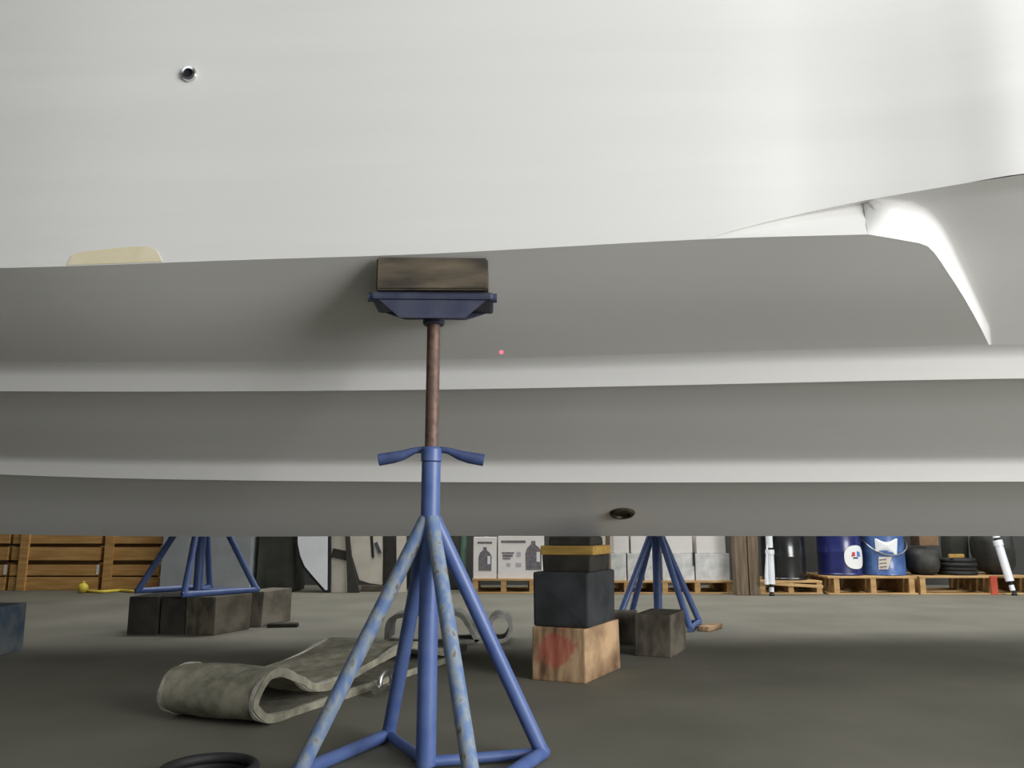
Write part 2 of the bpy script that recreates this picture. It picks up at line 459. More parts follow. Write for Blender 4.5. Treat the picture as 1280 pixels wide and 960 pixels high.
# deck and transom
strip([[Vector((X, topY(X, SHEER), SHEER)) for X in ST], [Vector((X, YK, SHEER + 0.12)) for X in ST]])
strip([[keel(XE), s2e(XE), s1e(XE), chine(XE), Vector((XE, topY(XE, SHEER), SHEER))], [Vector((XE, YK, p)) for p in (0.76, 1.2, 1.7, 2.2, SHEER + 0.12)]])

boat = thing('motor_boat', 'white motor boat hull with stepped bottom and two strakes, propped on stands', 'boat', (0, YK, 0))
hull = mesh_obj('hull', [v - Vector((0, YK, 0)) for v in HV], HF, M_GEL, boat)
hull.data.shade_smooth(); hull.data.set_sharp_from_angle(angle=math.radians(50))
def on_boat(o): o.location = (0, -YK, 0); return o
# through-hull drain in the topside
def surf_topside(px, py):
    Y = 2.7
    for _ in range(20):
        p = at(px, py, Y); Y = topY(p.x, p.z)
    return at(px, py, Y)
p = surf_topside(237, 93)
nrm = Vector((-0.05, -1, -0.055)).normalized()
Mf = Matrix.Translation(p) @ nrm.to_track_quat('Z', 'Y').to_matrix().to_4x4()
fit = on_boat(lathe('through_hull_fitting', M_CHROME, [(0.030, -0.01), (0.031, 0.006), (0.027, 0.013), (0.018, 0.014), (0.015, 0.004), (0.015, -0.008)], boat, 28, Mf))
fit['label'] = 'chrome through-hull fitting'
lathe('fitting_opening', M_HOLE, [(0.0158, -0.003), (0.0158, 0.0055)], fit, 20, Mf)
# bronze drain in the bottom
def surf_pan3(px, py):
    best = None
    for i in range(400):
        Y = 4.15 + 0.6 * i / 400
        v = at(px, py, Y); a, b = s2edge_in(v.x), keel(v.x)
        u = (Y - a.y) / (b.y - a.y); z = a.z + (b.z - a.z) * u
        if best is None or abs(z - v.z) < best[0]: best = (abs(z - v.z), v, (b - a))
    return best[1], best[2]
p, dd = surf_pan3(778, 641)
nrm = Vector((1, 0, 0)).cross(dd).normalized()
if nrm.z > 0: nrm = -nrm
Mf = Matrix.Translation(p) @ nrm.to_track_quat('Z', 'Y').to_matrix().to_4x4()
dr = on_boat(lathe('bottom_drain', M_BRONZE, [(0.070, -0.02), (0.070, 0.006), (0.062, 0.014), (0.045, 0.016), (0.040, 0.004)], boat, 28, Mf))
dr['label'] = 'dark bronze drain fitting'
# tan patch along the chine
pv, pf = [], []
topline = [(84, 331), (90, 320), (102, 315), (130, 312), (160, 309), (185, 308), (196, 313), (203, 327)]
for px, py in topline:
    a = surf_topside(px, py); X = a.x; c = chine(X)
    c = Vector((X, topY(X, c.z + 0.004), c.z + 0.004))
    pv += [a + Vector((0, -0.0025, 0)), c + Vector((0, -0.0025, 0))]
n = len(topline)
for i in range(n - 1): pf.append((2 * i, 2 * i + 1, 2 * i + 3, 2 * i + 2))
base = len(pv)
pv += [v + Vector((0, 0.006, 0)) for v in pv]
for i in range(n - 1): pf.append((base + 2 * i, base + 2 * i + 2, base + 2 * i + 3, base + 2 * i + 1))
for i in range(n - 1):
    pf.append((2 * i, 2 * i + 2, base + 2 * i + 2, base + 2 * i)); pf.append((2 * i + 1, base + 2 * i + 1, base + 2 * i + 3, 2 * i + 3))
pt = on_boat(mesh_obj('tape_patch', pv, pf, M_TAN, boat)); pt['label'] = 'tan patch along the chine'

# ------------------------------------------------------------------ boat stands
def boat_stand(loc, rz, label, h1, h2, pad_z, pad_rz, joint=0.81, handle_z=1.05, worn=True, rt=0.034):
    """h1, h2: half sizes of the base; pad_z: top of the plate above the stand's foot"""
    t = thing('boat_stand', label, 'boat stand', loc, rz, 'blue boat stands')
    rl = 0.026
    feet = [(-h1, -h2), (-h1, h2), (h1, -h2), (h1, h2)]
    tube('centre_tube', M_BLUE, [(0, 0, 0.012), (0, 0, handle_z - 0.035)], rt, t, 20)
    for i, (x, y) in enumerate(feet):
        d = Vector((x, y, 0)).normalized()
        top = d * (rt * 0.8) + Vector((0, 0, joint)); bot = Vector((x, y, rl * 0.9))
        ax = (bot - top).normalized()
        tube('leg', M_BLUEW if (worn and i in (0, 2)) else M_BLUE, [top - ax * 0.03, top, top.lerp(bot, 0.5), bot], rl, t, 16)
    r = 0.023
    tube('base_bar', M_BLUE, [(-h1, -h2 - 0.02, r), (-h1, h2 + 0.02, r)], r, t, 12)
    tube('base_bar', M_BLUE, [(h1, -h2 - 0.02, r), (h1, h2 + 0.02, r)], r, t, 12)
    for x, y in ((-h1, h2), (h1, h2)):
        tube('base_spoke', M_BLUE, [(0, 0, r), (x, y, r)], r * 0.8, t, 12)
    tube('threaded_rod', M_RUST, [(0, 0, handle_z - 0.06), (0, 0, pad_z - 0.045)], 0.0245, t, 16)
    # turning handle: collar with two wing bars
    hd = lathe('handle_nut', M_BLUE, [(0.029, handle_z - 0.035), (0.037, handle_z - 0.03), (0.037, handle_z + 0.012), (0.03, handle_z + 0.02)], t, 20)
    for s in (-1, 1):
        a = pad_rz - rz
        ux, uy = math.cos(a) * s, math.sin(a) * s
        pts = [(ux * q, uy * q, handle_z + z) for q, z in ((0.025, 0.012), (0.06, 0.008), (0.10, -0.008), (0.135, -0.017), (0.165, -0.022), (0.188, -0.026))]
        tube('handle_bar', M_BLUED, pts, [0.011, 0.012, 0.018, 0.021, 0.0215, 0.0215], hd, 12)
    # swivel head
    q = pad_z
    sock = lathe('socket', M_HEAD, [(0.036, q - 0.10), (0.04, q - 0.095), (0.04, q - 0.03), (0.036, q - 0.028)], t, 20)
    ca, sa = math.cos(pad_rz - rz), math.sin(pad_rz - rz)
    def rot(o):
        o.rotation_euler = (0, 0, pad_rz - rz); return o
    for yy, hh in ((-0.085, 0.066), (0.085, 0.025)):
        rot(prism('gusset', M_HEAD, [(-0.19, q - 0.03), (0.19, q - 0.03), (0.115, q - 0.03 - hh), (-0.115, q - 0.03 - hh)], yy - 0.006, yy + 0.006, t))
    rot(box('top_plate', M_HEAD, (0, 0, q - 0.015), (0.44, 0.20, 0.03), t, bev=0.012))
    for s in (-1, 1):
        rot(tube('plate_pin', M_HEAD, [(s * 0.20, -0.075, q - 0.017), (s * 0.232, -0.075, q - 0.017)], 0.017, t, 12))
    return t

RZ = math.radians(-24)
zp = at(543, 364, 2.765).z
cs = gnd(534, 957)
stand_y = 2.865; stand_x = at(535, 800, stand_y).x
boat_stand((stand_x, stand_y, 0), RZ, 'blue stand with scuffed pale legs beside the olive sling', 0.315, 0.262, zp, math.radians(1.5), joint=0.80, handle_z=at(540, 566, stand_y).z)
# timber pads on the stands, cut to the slope of the bottom
def pad_block(X, zb, yc, depth, width, label, mirror=False, rz=0.0):
    def zu(x, y):
        yy = 2 * YK - y if mirror else y
        a_, c_ = pan1(x, 0.4), chine(x)
        u = (yy - c_.y) / (a_.y - c_.y)
        return min(c_.z, c_.z + (a_.z - c_.z) * u) - 0.006
    bm = bmesh.new(); add_box(bm, (0, 0, 0), (width, depth, 1.0))
    for v in bm.verts:
        v.co.z = (zu(X + v.co.x, yc + v.co.y) - zb) if v.co.z > 0 else 0.0
    bmesh.ops.bevel(bm, geom=bm.edges[:], offset=0.006, segments=2, affect='EDGES')
    o = bm_obj('timber_block', bm, M_OLDWOOD); o.location = (X, yc, zb)
    return tag(o, label, 'timber block')
Xp = (at(468, 340, 2.76).x + at(613, 340, 2.76).x) / 2
pad_block(Xp, zp, chine(Xp).y + 0.004 + 0.095, 0.19, 0.40, 'dark weathered timber pad on the stand with scuffed legs, pressed under the hull')

# far side stands
Xr = at(822, 740, 6.97).x
far_z = 1.56
boat_stand((Xr, 6.97, 0), math.radians(-20), 'blue stand on the floor behind the small grey block', 0.30, 0.28, far_z, 0, worn=False, rt=0.036)
Xl = at(247, 740, 6.80).x
ZB = 0.285
boat_stand((Xl, 6.80, ZB), math.radians(-36), 'blue stand raised on a row of dark timber blocks', 0.33, 0.33, far_z - ZB, 0, worn=False, rt=0.038, handle_z=0.98)
for X, nm in ((Xr, 'timber pad on the stand behind the small block'), (Xl, 'timber pad on the stand raised on blocks')):
    pad_block(X, far_z, 2 * YK - chine(X).y - 0.012 - 0.095, 0.19, 0.40, 'dark ' + nm, mirror=True)

# ------------------------------------------------------------------ timber blocks
def block(m, label, c, s, rz, z0=0.0, group=None, name='timber_block', bev=0.008, jit=0.006, cat='timber block'):
    bm = bmesh.new(); add_box(bm, (0, 0, s[2] / 2), s, 0, bev, jit=jit)
    o = bm_obj(name, bm, m); o.location = (c[0], c[1], z0); o.rotation_euler = (0, 0, rz)
    return tag(o, label, cat, group)
R26 = math.radians(-26)
kc = (0.372, 4.70)
def zof(py, Y=4.40): return at(735, py, Y).z
z1, z2, z3, z4, z5 = zof(786), zof(716), zof(694.5), zof(682.5), 0.753
spots('marked_timber', 'pale_timber', (176, 56, 56), (-0.02, -0.28, 0.17), 0.12)
G1 = 'timber stack under the keel'
block(MATS['marked_timber'], 'pale timber block with red paint mark at the foot of the keel stack', kc, (0.31, 0.56, z1), R26, 0)
block(M_BLKTIMBER, 'big black painted block in the keel stack', (kc[0] - 0.012, kc[1] - 0.01), (0.325, 0.50, z2 - z1), math.radians(-23), z1, bev=0.014)
block(M_DKTIMBER, 'thinner dark block on the big black block', (kc[0] - 0.0, kc[1] - 0.02), (0.27, 0.40, z3 - z2), math.radians(-22), z2)
block(M_YELTIMBER, 'thin yellow plank near the top of the keel stack', (kc[0] - 0.005, kc[1] - 0.02), (0.31, 0.40, z4 - z3), math.radians(-20), z3, cat='plank', name='plank')
block(M_DKTIMBER, 'dark shim wedged between yellow plank and keel', (kc[0] - 0.0, kc[1] + 0.0), (0.24, 0.36, z5 - z4 + 0.0), math.radians(-18), z4, cat='shim', name='shim')
block(M_STAINED, 'small grey timber block on the floor before a blue far stand', (0.985, 5.50), (0.235, 0.42, 0.26), math.radians(-24))
block(M_GREYTIMBER, 'low grey block tucked behind the keel stack, against the far stand', (0.80, 6.05), (0.22, 0.26, 0.21), math.radians(-8))
# row of blocks under the raised stand
def wx(px, Y): return at(px, 780, Y).x
G2 = 'blocks under the raised stand'
def bl(px0, px1, yf, length, m, label, h=ZB, rz=0.0):
    a, b = wx(px0, yf), wx(px1, yf)
    return block(m, label, ((a + b) / 2, yf + length / 2), (b - a, length, h), rz)
bl(159, 197, 6.44, 0.55, M_DKTIMBER, 'dark end block of the row under the raised stand, beside open floor')
bl(200.5, 231, 6.46, 1.05, M_DKTIMBER, 'long dark block second in the row under the raised stand')
a = block(M_STAINED, 'turned grey block in the row under the raised stand', (wx(266, 6.5), 6.63), (0.27, 0.46, ZB), math.radians(-17))
bl(305, 336, 6.95, 0.5, M_GREYTIMBER, 'grey block at the back of the row under the raised stand', ZB, math.radians(-12))
block(M_DKTIMBER, 'flat dark board scrap on the floor by the block row', (wx(352, 6.9), 6.95), (0.24, 0.12, 0.03), 0.1, name='board_scrap', cat='board')
p = Vector((gnd(33, 810).x - 0.12, 5.25, 0))
block(M_BLUETIMBER, 'blue stained timber block alone on the floor', (p.x - 0.02, p.y + 0.2), (0.36, 0.30, 0.31), math.radians(3))
p = gnd(872, 787)
block(M_TIMBER, 'small pale shim by the foot of the far stand', (p.x + 0.10, p.y + 0.0), (0.10, 0.30, 0.04), math.radians(-35), name='shim', cat='shim')

# ------------------------------------------------------------------ slings, ring
c = gnd(272, 893)
sl = thing('lifting_sling', 'wide olive grey lifting sling folded back with rolled end', 'sling', (-1.235, 3.54, 0), math.atan2(0.94, 0.36))
prof = [(1.75, 0.018), (1.2, 0.018), (0.6, 0.018), (0.25, 0.018), (0.10, 0.02), (0.0, 0.034), (-0.065, 0.085), (-0.045, 0.15), (0.04, 0.195), (0.14, 0.188), (0.235, 0.14), (0.35, 0.095), (0.60, 0.09),
        (0.85, 0.12), (1.1, 0.16), (1.3, 0.155), (1.55, 0.095), (1.8, 0.058), (2.0, 0.054)]
ribbon('webbing', M_SLING, prof, 0.50, 0.032, sl, wob=0.008)
for s in (-1, 1):
    e = ribbon('stitched_edge', M_SLINGE, prof, 0.014, 0.036, sl, wob=0.004, cols=2); e.location = (0, s * 0.236, 0)
# shackle lying on its flank
p = gnd(466, 856)
sh = thing('shackle', 'steel shackle lying against the flank of the olive sling', 'shackle', (-0.615, 4.10, 0), math.radians(66))
arc = [(0.055 * math.cos(a), 0, 0.062 + 0.05 * math.sin(a)) for a in [math.pi * (k / 12) * 1.3 - 0.45 for k in range(13)]]
tube('bow', M_STEEL, arc, 0.013, sh, 10)
tube('pin', M_STEEL, [(-0.075, 0, 0.036), (0.085, 0, 0.036)], 0.016, sh, 12)
lathe('pin_head', M_STEEL, [(0.024, -0.012), (0.026, 0), (0.024, 0.012)], sh, 16, Matrix.Translation((0.088, 0, 0.036)) @ Matrix.Rotation(math.pi / 2, 4, 'Y'))
lathe('pin_nut', M_STEEL, [(0.024, -0.014), (0.024, 0.014)], sh, 6, Matrix.Translation((-0.075, 0, 0.036)) @ Matrix.Rotation(math.pi / 2, 4, 'Y'))
# second sling: folded on edge with loop end
Y2 = 6.1
def lp(px, py):
    v = at(px, py, Y2); return v.x, max(v.z, 0.012)
o2 = gnd(590, 806)
s2 = thing('lifting_sling', 'grey webbing sling curled into loops on the floor behind the scuffed stand', 'sling', (lp(590, 800)[0], Y2, 0))
def rel(l): return [(lp(*q)[0] - lp(590, 800)[0], lp(*q)[1]) for q in l]
ribbon('webbing', M_SLING2, rel([(612, 782), (616, 771), (626, 767), (636, 772), (638, 785), (632, 796), (616, 805), (596, 810), (578, 807), (567, 799)]), 0.34, 0.03, s2, wob=0.0)
ribbon('folded_end', M_SLING2, rel([(487, 796), (492, 772), (520, 765), (560, 764), (576, 766), (586, 778), (598, 800)]), 0.34, 0.03, s2, wob=0.0)
# black ring
rg = thing('hose_ring', 'black rubber hose ring lying flat on the floor', 'hose', (-0.955, 2.70, 0))
for k, (R_, zz) in enumerate(((0.145, 0.016), (0.138, 0.044))):
    pts = [(R_ * math.cos(a), R_ * math.sin(a), zz) for a in [2 * math.pi * i / 40 for i in range(41)]]
    tube('hose_turn', M_BLACK, pts, 0.016, rg, 10)

# ------------------------------------------------------------------ background row
def gx(px, Y): return at(px, 742, Y).x
def gz(py, Y): return at(640, py, Y).z
# wooden crates
CY = 11.15
def crate(px0, px1, post_px, label, tag_px=None):
    a, b = gx(px0, CY), gx(px1, CY); w = b - a
    t = thing('wooden_crate', label, 'crate', ((a + b) / 2, CY, 0), 0, 'orange wooden crates')
    D_ = 0.9
    rows = [(738, 721.5), (719.5, 706), (700.5, 684), (679.5, 664), (660, 645)]
    for y0, y1 in rows:
        z0, z1_ = max(0.0, gz(y0, CY)), gz(y1, CY)
        j = random.uniform(-0.008, 0.008)
        box('front_board', M_CRATE, (0, 0.03 + j * 0.3, (z0 + z1_) / 2), (w - 0.015, 0.022, z1_ - z0), t, bev=0.003, ry=j * 0.5)
        box('back_board', M_CRATE, (0, D_, (z0 + z1_) / 2), (w - 0.015, 0.022, z1_ - z0), t, bev=0.003)
        for s in (-1, 1):
            box('side_board', M_CRATE, (s * (w / 2 - 0.02), D_ / 2 + 0.02, (z0 + z1_) / 2), (0.022, D_ - 0.05, z1_ - z0), t, bev=0.003)
    H_ = gz(645, CY)
    box('panel_lining', M_LINING, (0, 0.07, H_ / 2), (w - 0.08, 0.012, H_ - 0.01), t, bev=0)
    if tag_px:
        box('paper_tag', M_LABEL, (gx(tag_px, CY) - (a + b) / 2, 0.014, gz(712, CY)), (0.035, 0.006, 0.13), t, bev=0)
    for pp in post_px:
        px_ = (gx(pp[0], CY) + gx(pp[1], CY)) / 2
        box('post', M_CRATE, (px_ - (a + b) / 2, 0.005, H_ / 2), (gx(pp[1], CY) - gx(pp[0], CY), 0.03, H_), t, bev=0.004)
    return t
crate(-118, 4, [(-104, -93)], 'orange wooden crate of wide boards at the end away from the grey cabinet', 2.2)
crate(7, 120.5, [(19, 30)], 'orange wooden crate of wide boards in the middle of the crate row', 118.7)
crate(124, 197, [(126, 137)], 'orange wooden crate of wide boards next to the grey cabinet')
# yellow hose and float by the crate
pts = [gnd(px_, py_) for px_, py_ in ((98, 739), (112, 741), (130, 741.5), (150, 740), (168, 741.5), (180, 740), (188, 741))]
bm = bmesh.new(); add_path(bm, [q + Vector((0, 0, 0.02)) for q in catmull(pts, 5)], 0.02, 8)
tag(bm_obj('hose', bm, M_YELLOW, None, 0.8), 'yellow hose lying along the foot of a crate', 'hose')
p = gnd(113, 740)
fl = thing('float_ball', 'small yellow float ball by the crates', 'float', (p.x, p.y - 0.2, 0))
lathe('ball', M_YELLOW, [(0.004, 0.0)] + [(0.065 * math.sin(math.pi * k / 12), 0.065 - 0.065 * math.cos(math.pi * k / 12)) for k in range(1, 12)] + [(0.01, 0.13)], fl, 20)
lathe('collar', M_YELLOW, [(0.02, 0.125), (0.02, 0.15), (0.012, 0.152)], fl, 12)
# grey steel cabinet
def cabinet(px0, px1, Y, h, d, m, label, name, cat, doors=2):
    a, b = gx(px0, Y), gx(px1, Y); w = b - a
    t = thing(name, label, cat, ((a + b) / 2, Y, 0))
    box('body', m, (0, d / 2 + 0.02, h / 2), (w, d, h), t, bev=0.006)
    for k in range(doors):
        dw = w / doors
        dr_ = box('door', m, (-w / 2 + dw * (k + 0.5), 0.012, h / 2), (dw - 0.006, 0.018, h - 0.04), t, bev=0.004)
        box('handle', M_STEEL, ((-w / 2 + dw * (k + 0.5)) + (0.4 * dw if k == 0 else -0.4 * dw), -0.005, h * 0.62), (0.02, 0.02, 0.12), dr_, bev=0.004)
    return t
cabinet(198, 311, 10.75, 1.5, 0.5, M_GREYSTEEL, 'grey steel cabinet beside the orange crates', 'steel_cabinet', 'cabinet')
# dark tarp-covered stack
def tarp(px0, px1, Y, h, label):
    a, b = gx(px0, Y), gx(px1, Y); w = b - a
    bm = bmesh.new(); bmesh.ops.create_grid(bm, x_segments=10, y_segments=10, size=0.5)
    bm.free()
    bm = bmesh.new(); add_box(bm, (0, 0.3, h / 2), (w, 0.6, h), 0, 0.03)
    bmesh.ops.subdivide_edges(bm, edges=bm.edges[:], cuts=4, use_grid_fill=True)
    for v in bm.verts:
        k = 1 - v.co.z / h
        v.co.x *= 1 + 0.04 * k; v.co.y += 0.025 * k * math.sin(v.co.x * 30)
        v.co.x += 0.02 * k * math.sin(v.co.y * 22)
    o = bm_obj('tarp_cover', bm, M_TARP, None, 1.2); o.location = ((a + b) / 2, Y, 0)
    return tag(o, label, 'tarp')
tarp(320, 364, 10.85, 1.15, 'dark green tarp over a stack beside the white hatch cover')
tarp(508, 572, 11.3, 1.1, 'dark green tarp over a stack behind the green pipe')
# boat panels leaning in the row
PYs = 10.75
def panel_shape(name, label, cat, pix, m, Y, th=0.05, trim=None, trim_m=None, up_to=1.15):
    pts = [(at(px_, py_, Y).x, at(px_, py_, Y).z) for px_, py_ in pix]
    pts = [(x_, 0.0 if z_ < 0.065 else z_) for x_, z_ in pts]
    x0 = sum(q[0] for q in pts) / len(pts)
    t = thing(name, label, cat, (x0, Y, 0))
    loc = [(q[0] - x0, q[1]) for q in pts]
    if trim:
        cx = sum(q[0] for q in loc) / len(loc); cz = sum(q[1] for q in loc) / len(loc)
        prism('rubber_trim', trim_m or M_BLACK, loc, 0.012, th, t)
        inn = []
        n_ = len(loc)
        for i in range(n_):
            a_, b_, c_ = Vector(loc[i - 1]), Vector(loc[i]), Vector(loc[(i + 1) % n_])
            e1, e2 = (b_ - a_).normalized(), (c_ - b_).normalized()
            n1, n2 = Vector((-e1.y, e1.x)), Vector((-e2.y, e2.x))
            if n1.dot(Vector((cx, cz)) - b_) < 0: n1 = -n1
            if n2.dot(Vector((cx, cz)) - b_) < 0: n2 = -n2
            bis = (n1 + n2).normalized(); k = trim / max(0.35, bis.dot(n1))
            q = b_ + bis * k; inn.append((q.x, q.y))
        prism('panel', m, inn, 0.0, th - 0.005, t, bev=0.004)
    else:
        prism('panel', m, loc, 0.0, th, t, bev=0.004)
    return t
UPY = 625
panel_shape('hatch_cover', 'white pointed boat hatch cover with black rubber edge', 'hatch cover',
            [(368, UPY), (413, UPY), (412.5, 737.5), (405, 738.5), (390, 724), (378, 710), (372, 696), (369, 680)], M_WHITE, PYs, 0.05, 0.034)
t = panel_shape('boat_seat_panel', 'narrow beige panel with dark cross strap beside the white hatch cover', 'panel',
            [(414, UPY), (432, UPY), (433, 700), (432.5, 737.5), (414, 738)], M_BEIGE, PYs + 0.08, 0.08)
w0 = gx(414, PYs + 0.06); w1 = gx(433, PYs + 0.06)
box('strap', M_DKBROWN, (0, -0.006, gz(693, PYs)), (w1 - w0 + 0.01, 0.012, 0.12), t, ry=math.radians(12))
panel_shape('curved_bracket', 'dark curved frame leaning between beige panels', 'bracket',
            [(428, UPY), (434, UPY), (438, 690), (449, 737), (434, 738), (433, 700)], M_DKBROWN, PYs + 0.0, 0.05)
t = panel_shape('boat_seat_panel', 'large beige vinyl boat panel tapering to its foot', 'panel',
            [(432, UPY), (477, UPY), (477.5, 700), (477, 731), (462, 729), (449, 725), (440, 695)], M_BEIGE, PYs + 0.18, 0.08)
xc = t.location.x
box('dark_slot', M_BLACK, (gx(460.5, PYs) - xc, -0.004, gz(683, PYs)), (0.035, 0.012, 0.30), t, ry=math.radians(-6))
box('chrome_clip', M_CHROME, (gx(468, PYs) - xc, -0.008, gz(685, PYs)), (0.05, 0.02, 0.16), t, ry=math.radians(-24))
box('foot', M_OLDWOOD, (gx(462, PYs) - xc, 0.04, 0.035), (gx(477, PYs) - gx(449, PYs), 0.07, 0.075), t)
panel_shape('dark_board', 'dark board leaning behind the beige panels', 'board', [(477, UPY), (494, UPY), (496, 738), (478, 738)], M_DKBROWN, PYs + 0.32, 0.03)
panel_shape('white_board', 'narrow cream board standing behind the scuffed stand', 'board', [(495, UPY), (507.5, UPY), (508, 736), (496, 736)], M_BEIGE, PYs + 0.05, 0.04)
tube_ = tube('pipe', M_GREENP, [(gx(579, 10.9), 10.9, 0), (gx(578, 10.9), 11.0, 1.25)], 0.042)
tag(tube_, 'green pipe standing beside the jug cartons', 'pipe')

# pallets
def pallet(px0, px1, Y, label, depth=1.0, zt=0.0, block_px=None, red=None, py_top=722):
    a, b = gx(px0, Y), gx(px1, Y); w = b - a
    H_ = gz(py_top, Y)
    t = thing('pallet', label, 'pallet', ((a + b) / 2, Y, 0), 0, 'wooden pallets')
    nb = 7; bw = 0.11
    for k in range(nb):
        yy = bw / 2 + (depth - bw) * k / (nb - 1)
        box('deck_board', M_PALLET, (0, yy, H_ - 0.0125), (w, bw, 0.025), t, bev=0.003)
    for k in range(3):
        yy = bw / 2 + (depth - bw) * k / 2
        box('bottom_board', M_PALLET, (0, yy, 0.01), (w, bw, 0.02), t, bev=0.003)
    xs_ = [gx(q, Y) - (a + b) / 2 for q in block_px] if block_px else [-w / 2 + 0.04, 0, w / 2 - 0.04]
    for i, x_ in enumerate(xs_):
        m = M_PALLET
        if red is not None and i == red:
            rb = box('stringer_end', M_REDWOOD, (x_, -0.012, (0.0 + H_ - 0.0) / 2), (0.085, 0.022, H_), t, bev=0.003); rb['label'] = 'red painted end block'
        box('stringer', m, (x_, depth / 2, (0.02 + H_ - 0.025) / 2), (0.07, depth - 0.006, H_ - 0.045), t, bev=0.003)
    return H_
BY = 10.6
zpal = pallet(590, 669, BY, 'pallet under the cartons printed with jugs', py_top=723.5)
# white cartons with jug print
def jug(parent, x, z, h, y=-0.0022):
    w = h * 0.55
    out = [(-0.5, 0), (0.5, 0), (0.52, 0.62), (0.34, 0.78), (0.14, 0.86), (0.12, 1.0), (-0.14, 1.0), (-0.16, 0.88), (-0.42, 0.74), (-0.52, 0.55)]
    j = prism('jug_print', M_PRINT, [(x + a * w, z + b * h) for a, b in out], y, y + 0.002, parent)
    prism('jug_label_print', M_LABEL, [(x + a * w, z + b * h) for a, b in ((0.2, 0.28), (0.42, 0.28), (0.42, 0.62), (0.2, 0.62))], y - 0.001, y + 0.001, j)
    return j
def carton(px0, px1, Y, z0, h, d, m, label, name='carton', group=None):
    a, b = gx(px0, Y), gx(px1, Y); w = b - a
    t = thing(name, label, 'carton', ((a + b) / 2, Y, z0), 0, group)
    box('box', m, (0, d / 2, h / 2), (w - 0.006, d, h), t, bev=0.006)
    box('tape', M_LABEL, (0, d / 2, h + 0.0012), (0.05, d - 0.01, 0.002), t, bev=0)
    return t, w
hc = 0.53
t, w = carton(591, 621, BY + 0.03, zpal, hc, 0.40, M_CARTON, 'white carton with a single jug print, beside the green pipe')
jug(t, 0.0, 0.10, 0.30); prism('heading_print', M_PRINT, [(-0.10, hc - 0.085), (0.09, hc - 0.085), (0.09, hc - 0.06), (-0.10, hc - 0.06)], -0.0022, 0.0, t)
t, w = carton(622, 681, BY + 0.03, zpal, hc + 0.015, 0.40, M_CARTON, 'wide white carton with text and jug print behind the keel stack')
jug(t, 0.16, 0.11, 0.37)
for x0, x1, za, zb, mm in ((-0.26, 0.06, 0.455, 0.485, M_PRINT), (-0.25, -0.09, 0.315, 0.335, M_PRINT), (-0.24, -0.11, 0.275, 0.305, M_PRINT), (-0.24, -0.14, 0.245, 0.265, M_PRINT),
                       (-0.06, -0.005, 0.28, 0.34, M_PRINTL), (-0.07, 0.0, 0.15, 0.20, M_PRINTL), (-0.19, -0.14, 0.16, 0.2, M_PRINTL)):
    prism('text_print', mm, [(x0, za), (x1, za), (x1, zb), (x0, zb)], -0.0022, 0.0, t)
# shrink wrapped load
BY2 = 10.55
zpal2 = pallet(742, 826, BY2, 'pallet under wrapped white cartons, nearer the keel stack', py_top=726)
zpal3 = pallet(828, 917, BY2, 'pallet under wrapped white cartons beside the brown posts', py_top=726)
hl = gz(692, BY2) - zpal2
G3 = 'wrapped white cartons on pallets'
for a, b, n_ in ((764, 784, 'next to the brown board'), (785, 805, 'behind the legs of the far stand'), (806, 826, 'at the joint between two pallets')):
    carton(a, b, BY2 + 0.04, zpal2, hl, 0.5, M_WRAP, 'narrow shrink wrapped carton in the lower layer, ' + n_, group=G3)
for a, b, n_ in ((829, 869.5, 'beside a black strap'), (870.5, 914, 'next to the brown posts')):
    carton(a, b, BY2 + 0.04, zpal3, hl, 0.5, M_WRAP, 'wide shrink wrapped carton in the lower layer, ' + n_, group=G3)
hu = 0.30
for a, b, z, n_ in ((768, 788, zpal2, 'small upper white carton above the brown board end of the load'), (790, 826, zpal2, 'upper white carton behind the top of the far stand'),
                    (832, 868, zpal3, 'upper white carton over the black strap'), (873, 910, zpal3, 'upper white carton beside the brown posts')):
    carton(a, b, BY2 + 0.05, z + hl + 0.003, hu, 0.45, M_CARTON, n_, group='upper white cartons')
for px_ in (869.8,):
    t = box('strap', M_BLACK, (gx(px_, BY2), BY2 + 0.025, zpal3 + hl / 2 + 0.1), (0.03, 0.01, hl * 0.5)); 
    t.location = (0, 0, 0); tag(t, 'short black strap over the joint between wrapped cartons', 'strap')
panel_shape('white_board', 'thin cream strip of board standing behind the keel stack', 'board', [(751, UPY), (757, UPY), (757, 745), (751, 745)], M_BEIGE, 10.45, 0.03)
panel_shape('brown_board', 'brown board standing behind the keel stack', 'board', [(757.5, UPY), (762.5, UPY), (762.5, 746), (757.5, 746)], M_POST, 10.45, 0.05)
# brown posts
for a, b, Y, lb in ((921, 936.5, 10.30, 'brown timber post beside the wrapped cartons'), (937.5, 951, 10.33, 'brown timber post beside the chrome pole')):
    x0, x1 = gx(a, Y), gx(b, Y)
    o = box('timber_post', M_POST, (0, 0, 2.99), (x1 - x0, 0.16, 5.98), bev=0.008); o.location = ((x0 + x1) / 2, Y + 0.08, 0)
    tag(o, lb, 'post')
